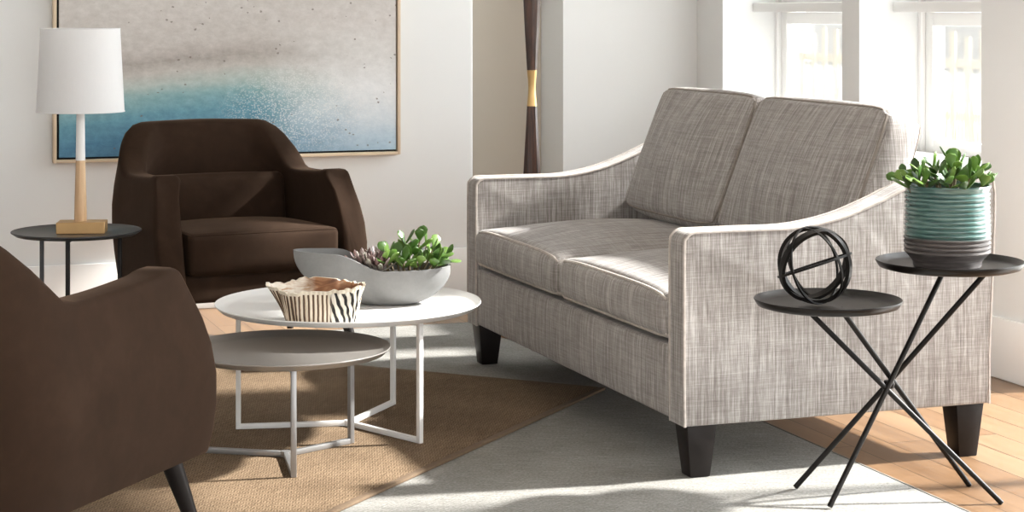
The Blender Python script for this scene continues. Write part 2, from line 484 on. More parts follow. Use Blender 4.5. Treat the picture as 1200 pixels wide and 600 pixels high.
def window(idx, y0, y1, z0, z1, rails, label):
    """fixed casement in the reveal: frame, sash, ledge bar, panes"""
    r = bpy.data.objects.new('window_%d' % idx, None); C.objects.link(r); r.location = (GX, (y0+y1)/2, z0)
    r['kind'] = 'structure'; r['label'] = label
    f = B(); w = .026
    X0, X1 = GX, GX+.10
    box(f, X0, X1, y0, y0+w, z0, z1, .003); box(f, X0, X1, y1-w, y1, z0, z1, .003)
    box(f, X0, X1, y0+w, y1-w, z0, z0+w, .003); box(f, X0, X1, y0+w, y1-w, z1-w, z1, .003)
    obj('window_frame', f, M['trimw'], r, True)
    zs = [z0+w] + rails + [z1-w]
    for a, b in zip(zs[:-1], zs[1:]):
        s_ = B(); sw = .054; xa, xb = GX+.018, GX+.062
        if a != z0+w: a += .022
        if b != z1-w: b -= .022
        ya, yb = y0+w+.003, y1-w-.003
        box(s_, xa, xb, ya, ya+sw, a, b, .004); box(s_, xa, xb, yb-sw, yb, a, b, .004)
        box(s_, xa, xb, ya+sw, yb-sw, a, a+sw, .004); box(s_, xa, xb, ya+sw, yb-sw, b-sw, b, .004)
        so = obj('sash', s_, M['trimw'], r, True)
        g = B(); box(g, GX+.038, GX+.042, ya+sw, yb-sw, a+sw, b-sw)
        g_ = obj('pane', g, M['glass'], None); g_.data.transform(Matrix.Translation(-r.location)); g_.parent = so
    if rails:
        for z in rails:
            l = B(); box(l, GX-.115, GX+.075, y0+.001, y1-.001, z-.021, z+.021, .003)
            obj('transom_ledge', l, M['trimw'], r, True)
    if z0 > .1:
        l = B(); box(l, WX-.03, GX, y0+.001, y1-.001, z0, z0+.03, .006)
        obj('window_sill', l, M['trimw'], r, True)
    return r
window(1, *wins[0], SILL, TOP, [1.313], 'white casement window at the corner of the room with a ledge bar')
window(2, *wins[1], SILL, TOP, [1.313], 'white casement window behind the near end of the sofa')
# glazed patio door nearer the camera, out of frame; it lets the sun in
r = bpy.data.objects.new('door_1', None); C.objects.link(r); r.location = (GX, sum(DOOR)/2, 0); r['kind'] = 'structure'
f = B()
for y in (DOOR[0], (DOOR[0]+DOOR[1])/2-.03, DOOR[1]-.06): box(f, GX, GX+.06, y, y+.06, 0, TOP, .003)
for z in (0, TOP-.07): box(f, GX, GX+.06, DOOR[0]+.06, DOOR[1]-.06, z, z+.07, .003)
fo = obj('door_frame', f, M['trimw'], r, True)
g = B(); box(g, GX+.028, GX+.032, DOOR[0]+.06, DOOR[1]-.06, .07, TOP-.07); obj('pane', g, M['glass'], r, True)

# ---------------------------------------------------------------- outdoors
struct('ground', box(B(), xo, 60, -20, 60, -.35, -.25), M['ground'])
t = thing('picket_fence', 'pale wooden picket fence outside beyond the windows', 'fence', (12.0, 20, -.25))
for i in range(70):
    y = 9.0 + i*.3
    z1 = 1.05 + .05*math.sin(i*2.1)
    o = obj('picket', hull8(B(), [(12, y, -.25), (12.03, y, -.25), (12.03, y+.1, -.25), (12, y+.1, -.25)],
                        [(12, y, z1), (12.03, y, z1), (12.03, y+.1, z1), (12, y+.1, z1)]), M['fence'], t, True)
bm = B()
for z in (.05, .65): box(bm, 12.03, 12.07, 9, 30, z, z+.09)
obj('fence_rail', bm, M['fence'], t, True)
t = thing('neighbour_house', 'pale house with a low grey roof far outside the windows', 'house', (30, 36, -.25))
obj('wall', box(B(), 28, 36, 24, 52, -.25, 1.1), M['house'], t, True)
obj('roof', hull8(B(), [(27.4, 23.4, 1.1), (36.6, 23.4, 1.1), (36.6, 52.6, 1.1), (27.4, 52.6, 1.1)],
              [(31.5, 23.6, 1.9), (32.5, 23.6, 1.9), (32.5, 52.4, 1.9), (31.5, 52.4, 1.9)]), M['roof'], t, True)
random.seed(4)
bm = B()
for i in range(420):
    x = random.uniform(9, 11.5); y = random.uniform(11, 24); h = random.uniform(.5, 1.15)
    dx, dy = random.uniform(-.15, .15), random.uniform(-.15, .15)
    tube(bm, [(x, y, -.25), (x+dx*.4, y+dy*.4, -.25+h*.6), (x+dx, y+dy, -.25+h)], [.012, .008, .002], 3)
tag(obj('tall_grass', bm, M['grass']), 'dry pale grasses outside in front of the fence', 'grass', kind='stuff')

# ---------------------------------------------------------------- rugs
t = thing('area_rug', 'large grey herringbone rug lying under the sofa on the wood floor', 'rug', (1.25, 5.75, 0))
obj('pile', box(B(), -.27, 2.765, 3.9, 7.585, 0, .008, .003), M['rug'], t, True)
bm = B(); tube(bm, [(-.27, 3.9, .0045), (2.77, 3.9, .0045), (2.77, 7.59, .0045), (-.27, 7.59, .0045)], .0044, 6, True)
obj('edge_binding', bm, M['rug_b'], t, True)
JC = Vector((2.489, 6.076, 0)); JL1, JL2 = 1.47, 2.3
jt = thing('jute_rug', 'tan jute rug lying at an angle over the grey rug under the coffee tables', 'rug', (JC.x, JC.y, .0087), math.radians(225))
# local +x runs towards the camera side, local -y runs to the back wall
obj('weave', box(B(), .012, JL2-.012, -JL1+.012, -.012, 0, .008, .003), M['jute'], jt)
bm = B(); box(bm, 0, JL2, -.024, 0, 0, .0088, .003); box(bm, 0, JL2, -JL1, -JL1+.024, 0, .0088, .003)
box(bm, 0, .024, -JL1+.025, -.025, 0, .0088, .003); box(bm, JL2-.024, JL2, -JL1+.025, -.025, 0, .0088, .003)
obj('edge_binding', bm, M['jute_b'], jt)
RZ = .0092; JZ = .0175

# ---------------------------------------------------------------- sofa
SX0, SX1, SY0, SY1 = 2.212, 3.185, 4.83, 6.735
AW = .10
sofa = thing('sofa', 'two-seat taupe tweed sofa with sloping arms under the windows', 'sofa', ((SX0+SX1)/2, (SY0+SY1)/2, RZ))
def arm_profile():
    top = catmull([(SX0+.035, 0, .688), (2.40, 0, .688), (2.56, 0, .689), (2.70, 0, .712), (2.82, 0, .752), (2.92, 0, .793), (3.02, 0, .818), (3.11, 0, .826), (3.19, 0, .826)], 5)
    pts = [(SX0, .155)] + [(SX0, z) for z in (.3, .45, .6)]
    for k in range(1, 6):
        a = k/6*PI/2; pts.append((SX0+.035-.035*math.cos(a), .653+.035*math.sin(a)))
    pts += [(p.x, p.z) for p in top]
    pts += [(3.204, .77), (3.200, .62), (3.192, .45), (SX1, .30), (SX1, .155)]
    return pts
AP = arm_profile()
def extrude_profile(prof, y0, y1, bev):
    bm = B()
    a = [bm.verts.new((x, y0, z)) for x, z in prof]; b = [bm.verts.new((x, y1, z)) for x, z in prof]
    n = len(a); f1 = bm.faces.new(a); f2 = bm.faces.new(b[::-1])
    for i in range(n): bm.faces.new((a[i], b[i], b[(i+1) % n], a[(i+1) % n]))
    es = list(f1.edges)+list(f2.edges)
    bmesh.ops.bevel(bm, geom=es, offset=bev, segments=3, profile=.5, affect='EDGES')
    return bm
for y0, y1 in ((SY0, SY0+AW), (SY1-AW, SY1)):
    arm = obj('sofa_arm', extrude_profile(AP, y0, y1, .008), M['tweed'], sofa, True)
    for y in (y0+.002, y1-.002):
        path = catmull([(x, y, z) for x, z in AP[1:-1]], 2)
        path = [Vector((p.x, p.y, p.z)) for p in path]
        e = tube(B(), [(AP[0][0]+.002, y, AP[0][1])]+path+[(AP[-1][0], y, AP[-1][1])], .0045, 6)
        e.transform(Matrix.Translation(-sofa.location))
        obj('piping', e, M['piping'], arm)
YI0, YI1 = SY0+AW, SY1-AW
# front rail, with a faint swell
cu = Cushion((.06, YI1-YI0, .205), .010, (.008, 0, 0), 4, Matrix.Translation(((SX0+.034), (YI0+YI1)/2, .158+.1025)))
obj('front_rail', cu.build(B(), 12), M['tweed'], sofa, True)
bm = B(); box(bm, SX0+.066, 3.04, YI0, YI1, .17, .36); obj('seat_deck', bm, M['tweed'], sofa, True)
bm = B()
hull8(bm, [(3.045, YI0, .155), (SX1, YI0, .155), (SX1, YI1, .155), (3.045, YI1, .155)],
      [(3.10, YI0, .828), (3.200, YI0, .828), (3.200, YI1, .828), (3.10, YI1, .828)], .012)
obj('sofa_back', bm, M['tweed'], sofa, True)
ymid = (YI0+YI1)/2
def seatfn(o, u, v, w):
    if w > 0: o.z -= .016*abs(v)**5*w
    o.y -= math.copysign(.010*(abs(u)*abs(v))**6, v)
    return o
for (a, b) in ((YI0+.002, ymid-.003), (ymid+.003, YI1-.002)):
    cu = Cushion((.78, b-a, .140), .030, (.014, .0, .046), 2.0, Matrix.Translation((SX0-.012+.39, (a+b)/2, .368+.080)), seatfn)
    sc = obj('seat_cushion', cu.build(B(), 14), M['tweed'], sofa, True)
    for sd in (-1, 1):
        pts = cu.rim(2, sd, 20)
        e = tube(B(), pts, .0056, 6, True); e.transform(Matrix.Translation(-sofa.location))
        obj('piping', e, M['piping'], sc)
tilt = math.radians(20)
for (a, b) in ((YI0+.015, ymid+.010), (ymid+.014, YI1-.060)):
    Hh = .475
    def fn(o, u, v, w):          # z up, x thickness; thinner towards the top, corners drawn up
        k = (w+1)/2
        o.x *= 1 - .18*k
        c = (abs(v)*abs(w))**5
        o.y -= math.copysign(.016*c, v); o.z -= math.copysign(.013*c, w)
        o.z += .014*abs(v)**4*max(0, w)*(1-c)
        return o
    xf = Matrix.Translation((2.905, (a+b)/2, .775)) @ Matrix.Rotation(tilt, 4, 'Y')
    cu = Cushion((.155, b-a, Hh), .026, (.055, .020, .016), 2.2, xf, fn)
    bc = obj('back_cushion', cu.build(B(), 14), M['tweed'], sofa, True)
    for sd in (-1, 1):
        e = tube(B(), cu.rim(0, sd, 20), .005, 6, True); e.transform(Matrix.Translation(-sofa.location))
        obj('piping', e, M['piping_shade'], bc)
def sofa_leg(cx, cy, dx, dy):
    h = .042; g = .030
    bot = [(cx+a*g+dx*.012, cy+b*g+dy*.0, RZ) for a, b in ((-1, -1), (1, -1), (1, 1), (-1, 1))]
    top = [(cx+a*h*1.1, cy+b*h, .157) for a, b in ((-1, -1), (1, -1), (1, 1), (-1, 1))]
    return hull8(B(), bot, top, .003)
for cx, dx in ((SX0+.058, -1), (SX1-.058, 1)):
    for cy in (SY0+.052, SY1-.052):
        z = 0 if cx > 2.77 else RZ
        bm = sofa_leg(cx, cy, 0, 0)
        for v in bm.verts:
            if v.co.z < .05: v.co.z += z-RZ
        obj('leg', bm, M['darkleg'], sofa, True)

# ---------------------------------------------------------------- armchairs
def sm(a, b, x):
    t = max(0, min(1, (x-a)/(b-a))); return t*t*(3-2*t)
def shell_bm():
    """arms and back in one skin: sections swept round a U-shaped plan"""
    HW, FR, BK, CR = .338, -.375, .385, .165
    half = [(-HW, FR + (BK-CR-FR)*k/11) for k in range(12)]
    for k in range(1, 9):
        a = PI - k/9*PI/2
        half.append((-HW+CR + CR*math.cos(a), BK-CR + CR*math.sin(a)))
    for k in range(5): half.append((-HW+CR + (HW-CR)*k/5, BK))
    full = half + [(0, BK)] + [(-x, y) for x, y in half[::-1]]
    n = len(full); rings = []
    bm = B()
    for i, (x, y) in enumerate(full):
        p = Vector((x, y)); a = Vector(full[max(i-1, 0)]); b = Vector(full[min(i+1, n-1)])
        t = (b-a).normalized(); nrm = Vector((-t.y, t.x))
        if nrm.dot(p) < 0: nrm = -nrm
        back = sm(.19, .37, y)                                      # 0 arm .. 1 back
        top = .690 - .022*sm(FR, .10, y) + (.848-.668)*sm(.19, .365, y) + .006*sm(.3, 0, abs(x))*back
        th = .084 + .040*back
        bulge = .024*(1-back) + .016*back
        z0 = .235; H = top - z0
        def off(k):
            o_ = bulge*math.sin(PI*min(1, k*1.0)) - .006*(1-k)**2
            o_ -= (.016*(1-back) + .012*back)*k**3
            return o_
        sec = []
        R = .020 + .022*back
        for k in (0, .015, .10, .25, .42, .58, .72, .84): sec.append((th/2+off(k), z0+H*k))
        ot = th/2+off(.9)
        for a_ in (0, 30, 60, 90):
            r_ = math.radians(a_); sec.append((ot-R+R*math.cos(r_), top-R+R*math.sin(r_)))
        inn = -th/2 + off(1.0)
        for a_ in (100, 130, 155, 180):
            r_ = math.radians(a_); sec.append((inn+R+R*math.cos(r_), top-R+R*math.sin(r_)))
        for k in (.84, .70, .5, .3, .1, .015): sec.append((-th/2 + off(k)*.5 - back*.040*math.exp(-((k-.84)/.14)**2), z0+H*k))
        ring = []
        front = 1-sm(FR, FR+.26, y)
        for (o_, z) in sec:
            q = p + nrm*o_
            kz = max(0, min(1.02, (z-z0)/.455))
            yy = q.y + front*(.140*kz**2.4 - .016*math.sin(PI*min(1, kz**.6)))
            yy += back*(.050*sm(.3, .86, z) - .03*(1-sm(.2, .5, z)))
            # the back draws in a little to its top corners
            xx = q.x*(1 - .085*back*sm(.5, .87, z))
            ring.append(bm.verts.new((xx, yy, z)))
        rings.append(ring)
    m = len(rings[0])
    for i in range(n-1):
        for k in range(m):
            bm.faces.new((rings[i][k], rings[i][(k+1) % m], rings[i+1][(k+1) % m], rings[i+1][k]))
    for ring in (rings[0], rings[-1]):
        prev = ring; cx = sum(v.co.x for v in ring)/m
        for sc_, dy in ((.95, -.008), (.82, -.012), (.45, -.014)):
            new = []
            for v in ring:
                new.append(bm.verts.new((cx+(v.co.x-cx)*sc_, v.co.y+dy, .46 + (v.co.z-.46)*(1-(1-sc_)*.2))))
            for k in range(m): bm.faces.new((prev[k], prev[(k+1) % m], new[(k+1) % m], new[k]))
            prev = new
        i, j = 0, m-1
        while j-i > 1:
            if j-i == 2: bm.faces.new((prev[i], prev[i+1], prev[j])); break
            bm.faces.new((prev[i], prev[i+1], prev[j-1], prev[j])); i += 1; j -= 1
    return bm
def make_chair():
    t = bpy.data.objects.new('armchair', None); C.objects.link(t)
    obj('shell', shell_bm(), M['velvet'], t, angle=80)
    # base rail between the arms
    cu = Cushion((.60, .68, .100), .012, (0, .008, 0), 4, Matrix.Translation((0, -.025, .235+.050)))
    obj('base_rail', cu.build(B(), 10), M['velvet'], t, angle=80)
    def sfn(o, u, v, w):
        o.z += .016*v*-1*0 + (.010 if w > 0 else 0)*(-v)
        return o
    cu = Cushion((.572, .62, .142), .022, (.0, .018, .024), 2.6, Matrix.Translation((0, -.075, .335+.071)), sfn)
    s_ = obj('seat_cushion', cu.build(B(), 12), M['velvet'], t, angle=80)
    obj('piping', tube(B(), cu.rim(2, 1, 18), .0035, 6, True), M['velvet'], s_)
    # lower lumbar pad and the upper back pad above it
    cu = Cushion((.575, .15, .22), .030, (.0, .020, .008), 2.6, Matrix.Translation((0, .280, .530)) @ Matrix.Rotation(-.15, 4, 'X'))
    obj('lumbar_pad', cu.build(B(), 12), M['velvet'], t, angle=80)
    for sx in (-1, 1):
        for sy in (-1, 1):
            a = Vector((sx*.305, -.315 if sy < 0 else .26, .240)); b = Vector((sx*.350, -.395 if sy < 0 else .345, 0))
            bm = B(); tube(bm, [a, a.lerp(b, .5), b], [.026, .020, .013], 14)
            for v in bm.verts:
                if v.co.z < .01: v.co.z = 0
            obj('leg', bm, M['darkleg2'], t)
    return t
chair = make_chair()
def facing(o, f):   # local -Y points along f
    o.rotation_euler = (0, 0, math.atan2(f[0], -f[1]))
chair.location = (1.455, 7.30, RZ); facing(chair, (.113, -.994))
tag(chair, 'brown velvet armchair facing the camera in front of the painting', 'armchair', 'brown velvet armchairs')
chair2 = copy_tree(chair)
chair2.location = (.316, 4.500, JZ); facing(chair2, (.6365, .772))
tag(chair2, 'brown velvet armchair cropped at the left edge, seen from its side and back', 'armchair', 'brown velvet armchairs')

# ---------------------------------------------------------------- coffee tables
def tray(bm, r, z, lip=.017, th=.005, flare=.03):
    """shallow dished tray: flat floor, flared rim"""
    prof = [(0, z), (r-flare-.01, z), (r-flare*.6, z+lip*.22), (r-.004, z+lip-.002), (r-.001, z+lip), (r, z+lip-.003), (r-flare*.55, z-.002), (r-flare-.012, z-th), (0, z-th)]
    return lathe(bm, prof, 96)
def spoke_table(name, label, loc, r, ztop, spoke, angs, mt, mf, group):
    t = thing(name, label, 'coffee table', loc, 0, group)
    z = ztop-.017
    obj('table_top', tray(B(), r, z), mt, t, angle=50)
    w = .0155
    for a in angs:
        a = math.radians(a); d = Vector((math.cos(a), math.sin(a), 0))
        bm = B(); e = d*spoke
        def sq(p, q):
            side = Vector((-d.y, d.x, 0))*w/2
            ax = (q-p).normalized(); oth = ax.cross(side).normalized()*w/2
            vs0 = [p+side+oth, p-side+oth, p-side-oth, p+side-oth]; vs1 = [x+(q-p) for x in vs0]
            hull8(bm, vs0, vs1, .0015)
        sq(Vector((0, 0, w/2))+d*w*.5, Vector((0, 0, w/2))+e-d*w/2)         # floor spoke
        sq(e+Vector((0, 0, 0)), e+Vector((0, 0, z-.005-w*.0)))                       # upright
        sq(e*.72+Vector((0, 0, z-.005-w/2)), e-d*w/2+Vector((0, 0, z-.005-w/2)))
        obj('leg', bm, mf, t)
    obj('hub', lathe(B(), [(0, 0), (.016, 0), (.016, w+.001), (0, w+.001)], 6), mf, t)
    return t
WT = spoke_table('coffee_table', 'large round white metal coffee table holding the two bowls', (1.512, 5.785, JZ), .410, .398-JZ+.004, .337, (169, 50, -66), M['steel_w'], M['steel_w'], 'round metal nesting tables')
ST = spoke_table('coffee_table', 'low round silver grey coffee table tucked in front of the white one', (1.237, 5.440, JZ), .300, .334-JZ, .245, (-98, 26, 148), M['silver_top'], M['silver'], 'round metal nesting tables')
WTZ = .398+.004-.017+.0008

# polar vessel used for the two bowls
def vessel(bm, rim, base, zr, h_fn, th, n=96, m=12, prof=lambda t: (1-(1-t)**2)**.62, uvl=None, inner_mat=0, rib=None):
    L_ = [0]
    for k in range(n): L_.append(L_[-1] + (Vector(rim(2*PI*(k+1)/n))-Vector(rim(2*PI*k/n))).length)
    def ARC(k): return 2*PI*L_[k]/L_[-1]
    def P(k, t, inset, zlo):
        a = 2*PI*k/n
        R_ = rim(a); Bv = base(a); g = prof(t)
        p = Vector((Bv[0]+(R_[0]-Bv[0])*g, Bv[1]+(R_[1]-Bv[1])*g))
        z = zlo + (h_fn(a)-zlo)*t
        if inset:
            c0 = Vector((sum(Bv[0] for _ in (0,)), Bv[1]))*0
            cen = Vector(zr(t))
            d = p-cen; L = d.length
            p = cen + d*max(0, (L-inset))/max(L, 1e-6)
        elif rib:
            cen = Vector(zr(t)); d = p-cen; p = p + d.normalized()*rib(ARC(k), t)
        return Vector((p.x, p.y, z))
    rings = []; uvs = {}
    for i in range(m+1):
        t = i/m; ring = []
        for k in range(n):
            v = bm.verts.new(P(k, t, 0, 0)); ring.append(v)
        rings.append(ring)
    nouter = len(rings)
    for i in range(m, -1, -1):
        t = i/m
        rings.append([bm.verts.new(P(k, t, th, th)) for k in range(n)])
    lay = bm.loops.layers.uv.new('UVMap') if uvl else None
    arc = [0]
    for k in range(n): arc.append(arc[-1] + (Vector(rim(2*PI*(k+1)/n))-Vector(rim(2*PI*k/n))).length)
    arc = [a_/arc[-1] for a_ in arc]
    for i in range(len(rings)-1):
        for k in range(n):
            f = bm.faces.new((rings[i][k], rings[i][(k+1) % n], rings[i+1][(k+1) % n], rings[i+1][k]))
            if i >= nouter: f.material_index = inner_mat
            if lay:
                tt = [min(i, m)/m, min(i, m)/m, min(i+1, m)/m, min(i+1, m)/m]; uu = [arc[k], arc[k+1], arc[k+1], arc[k]]
                for lp, a, b in zip(f.loops, uu, tt): lp[lay].uv = (a, b)
    f = bm.faces.new(rings[0][::-1]); f = bm.faces.new(rings[-1]); f.material_index = inner_mat
    return bm

def leaf(bm, base, d, L, W, th=.003, curl=.25, roll=0, tipw=.62):
    d = Vector(d).normalized(); up = Vector((0, 0, 1))
    if abs(d.z) > .95: up = Vector((1, 0, 0))
    side = d.cross(up).normalized(); nor = side.cross(d).normalized()
    R_ = Matrix.Rotation(roll, 3, d); side = R_ @ side; nor = R_ @ nor
    st = [(0, .12), (.2, .34), (.4, .68), (.6, .96), (.78, 1.0), (.92, .66), (1.0, .12)]
    rings = []
    for t, w in st:
        c_ = Vector(base) + d*L*t - nor*curl*L*(t*t)*-1*.6
        ww = W/2*w; hh = th*(.5+.5*math.sin(PI*min(1, t*.9+.1)))
        ring = []
        for k in range(8):
            a = 2*PI*k/8
            ring.append(bm.verts.new(c_ + side*math.cos(a)*ww + nor*(math.sin(a)*hh + .10*ww*abs(math.cos(a))**2)))
        rings.append(ring)
    for i in range(len(rings)-1):
        for k in range(8): bm.faces.new((rings[i][k], rings[i][(k+1) % 8], rings[i+1][(k+1) % 8], rings[i+1][k]))
    bm.faces.new(rings[0][::-1]); bm.faces.new(rings[-1])

def sprig(lb, sb, base, d, L, n, ll, lw, rnd):
    """a stem with opposite pairs of spoon-shaped leaves and a terminal pair"""
    base = Vector(base); d = Vector(d).normalized()
    tip = base + d*L + Vector((0, 0, L*.15))
    tube(sb, [base, base.lerp(tip, .5)+Vector((0, 0, -.004)), tip], [.004, .0035, .002], 6)
    ax = d.cross(Vector((0, 0, 1)));
    if ax.length < .1: ax = Vector((1, 0, 0))
    ax.normalize(); ay = d.cross(ax).normalized()
    for i in range(n):
        t = .25 + .75*(i+1)/n; p = base.lerp(tip, t)
        ph = (i % 2)*PI/2 + rnd.uniform(-.4, .4)
        for s_ in (0, PI):
            q = ax*math.cos(ph+s_) + ay*math.sin(ph+s_)
            dd = (q*(1.15-.35*t) + d*(.35+.55*t*t) + Vector((0, 0, .22))).normalized()
            sc = rnd.uniform(.8, 1.15)*(1-.15*abs(t-.75))
            leaf(lb, p, dd, ll*sc, lw*sc, .0032, rnd.uniform(-.05, .35), rnd.uniform(-.9, .9))

# camera-lateral axes used to turn the things on the tables
TH = math.atan(800/2260.)
yawc = -TH                                   # rotation that makes local +x run to the right of the picture

# long grey bowl with succulents
bt = thing('planter_bowl', 'long grey concrete bowl of succulents on the white coffee table', 'planter', (1.595, 5.81, WTZ), yawc+.05)
cx0 = .055
def g_rim(a):
    x, y = math.cos(a), math.sin(a)
    X = .245*abs(x)**.92*(1 if x > 0 else -1)
    wid = .098 + .016*(X/.245)
    wid -= .020*math.exp(-((X+.03)/.05)**2)
    return (X, wid*abs(y)**.9*(1 if y > 0 else -1))
def g_base(a): return (cx0+.075*math.cos(a), .045*math.sin(a))
def g_h(a):
    X = g_rim(a)[0]
    return .116 + .050*sm(.035, -.12, X) + .004*math.cos(2*a)
bm = vessel(B(), g_rim, g_base, lambda t: (cx0*(1-t), 0), g_h, .008, 96, 14, lambda t: (1-(1-t)**2.3)**.78)
obj('bowl', bm, M['concrete'], bt, angle=60)
bm = B()
so = [(.02+.19*0, 0)]
pts = []
for k in range(40):
    a = 2*PI*k/40; pts.append((.075+.125*math.cos(a), .082*math.sin(a), .098))
hull8(bm, [(p[0]*.9+.006, p[1]*.85, .06) for p in pts], pts)
obj('soil', bm, M['soil'], bt)
rnd = random.Random(11)
lb, sb = B(), B()
for (x, y, dx, dy, L, n_) in ((.065, .0, -.25, .1, .05, 2), (.095, .03, .1, .3, .075, 3), (.10, -.04, -.1, -.6, .035, 2), (.135, -.035, .3, -.6, .035, 2), (.155, .01, .55, .1, .07, 3),
                              (.13, .0, .2, 0, .085, 3), (.085, -.02, -.2, -.3, .04, 2), (.175, -.01, .9, -.2, .055, 2), (.15, .045, .3, .6, .075, 2), (.05, .03, -.2, .5, .05, 2), (.17, .03, .8, .4, .05, 2), (.185, .0, 1.6, .0, .05, 2), (.17, -.035, 1.2, -.5, .045, 2), (.05, -.035, -.1, -.5, .05, 2), (.115, -.01, 0, -.1, .06, 3)):
    sprig(lb, sb, (x, y, .096), (dx, dy, 1.0), L, n_, .052, .031, rnd)
jp = obj('jade_plant', lb, M['leaf'], bt, angle=70); jp['label'] = 'green spoon-leaved jade plant at the right end of the bowl'
obj('stem', sb, M['stem'], jp)
lb = B()
for (x, y, z, tiltx, R_, n) in ((-.030, .0, .108, -.55, .072, 20), (-.005, -.02, .105, -.35, .074, 20), (.030, .02, .116, .05, .068, 20), (.025, -.045, .105, -.1, .055, 16)):
    for i in range(n):
        a = i*2.4; f = i/n
        d = Vector((math.cos(a)*(1-.65*f)+tiltx*.5, math.sin(a)*(1-.65*f), .35+1.1*f))
        leaf(lb, (x, y, z), d, R_*(1.0-.25*f)*rnd.uniform(.85, 1.15), .017*(1-.2*f), .0028, .3)
rp = obj('pointed_succulent', lb, M['leaf3'], bt, angle=70); rp['label'] = 'purple grey pointed succulent at the middle of the bowl'

# striped carved bowl
zt = thing('carved_bowl', 'small carved wooden bowl with zebra striped sides on the white coffee table', 'bowl', (1.368, 5.545, WTZ), yawc)
def sqr(a, hx, hy, e=.45):
    c_, s_ = math.cos(a), math.sin(a)
    return (hx*abs(c_)**e*(1 if c_ > 0 else -1), hy*abs(s_)**e*(1 if s_ > 0 else -1))
def gauss(a, a0, w):
    d = (a-a0+PI) % (2*PI) - PI
    return math.exp(-(d/w)**2)
def z_rim(a):
    x, y = sqr(a, .118, .080, .55)
    k = gauss(a, math.radians(172), .42)              # left spout
    x -= .050*k; y += .0*k
    x += .018*gauss(a, math.radians(-22), .4)
    y -= .006*math.sin(5*a)
    x += .0025*math.sin(13*a+1); y += .0025*math.sin(11*a)
    return (x, y)
def z_base(a):
    x, y = sqr(a, .103, .068, .5); return (x, y)
def z_h(a):
    return .102 + .0022*math.sin(17*a) + .0015*math.sin(31*a+1) + .016*gauss(a, math.radians(100), .5) - .012*gauss(a, math.radians(230), .8) + .010*gauss(a, math.radians(-15), .5) + .008*gauss(a, PI, .4)
bm = vessel(B(), z_rim, z_base, lambda t: (0, 0), z_h, .009, 240, 12, lambda t: t**1.5*.85+.15*t, uvl=True, inner_mat=1,
            rib=lambda a, t: .0026*math.sin(a*58+1.2*math.sin(a*7))*(1-t**6)*min(1, t*6))
obj('bowl', bm, [M['zebra'], M['zin']], zt, angle=60)

# ---------------------------------------------------------------- side table and lamp at the left
TX, TY, TZ = .826, 6.957, .52
st = thing('side_table', 'round dark metal side table beside the far armchair under the lamp', 'side table', (TX, TY, RZ), yawc)
top = lathe(B(), [(0, TZ-RZ-.006), (.210, TZ-RZ-.006), (.225, TZ-RZ+.001), (.227, TZ-RZ), (.227, TZ-RZ-.003), (.211, TZ-RZ-.014), (0, TZ-RZ-.014)], 72)
obj('table_top', top, M['greym'], st)
for k, a in enumerate((32, 152, 272)):
    a = math.radians(a); x, y = .16*math.cos(a), .16*math.sin(a)
    bm = B(); box(bm, x-.007, x+.007, y-.007, y+.007, 0, TZ-RZ-.014, .002)
    obj('leg', bm, M['blackm'] if k != 1 else M['greym'], st)
bm = B()
for a in (32, 152, 272):
    a = math.radians(a)
    bar(bm, (0, 0, TZ-RZ-.02), (.15*math.cos(a), .15*math.sin(a), TZ-RZ-.02), .011)
obj('top_brace', bm, M['blackm'], st)
TT = TZ-.006+.0005
lt = thing('table_lamp', 'table lamp with a white drum shade on a turned oak stem', 'lamp', (TX+.012, TY-.014, TT), yawc)
b_ = B(); box(b_, -.060, .108, -.058, .042, 0, .040, .0015, 1); b_.transform(Matrix.Translation((-.018, 0, 0)) @ Matrix.Rotation(.10, 4, 'Z'))
obj('lamp_base', b_, M['gold'], lt)
obj('stem', lathe(B(), [(0, .0395), (.021, .0395), (.022, .05), (.0205, .12), (.0175, .22), (.0165, .255), (0, .255)], 32), M['oak'], lt)
obj('neck', lathe(B(), [(0, .2545), (.0168, .2545), (.0160, .30), (.0145, .41), (.014, .44), (0, .44)], 32), M['steel_w'], lt)['label'] = 'white neck above the oak stem'
sh = lathe(B(), [(.153, .426), (.138, .722), (.136, .722), (.151, .426)], 72, closed=True)
so_ = obj('lamp_shade', sh, M['shade'], lt)
bm = B()
tube(bm, [(.1532*math.cos(2*PI*k/64), .1532*math.sin(2*PI*k/64), .4275) for k in range(64)], .0018, 6, True)
obj('shade_trim', bm, M['shade'], so_)
bm = B()
tube(bm, [(.138*math.cos(2*PI*k/64), .138*math.sin(2*PI*k/64), .7205) for k in range(64)], .0018, 6, True)
obj('shade_trim', bm, M['shade'], so_)
bm = B()
for k in range(3):
    a = 2*PI*k/3; tube(bm, [(0, 0, .46), (.148*math.cos(a), .148*math.sin(a), .50)], .0015, 6)
lathe(bm, [(0, .44), (.012, .44), (.012, .50), (.03, .53), (.028, .575), (0, .59)], 20)
obj('lamp_bulb_holder', bm, M['steel_w'], lt)

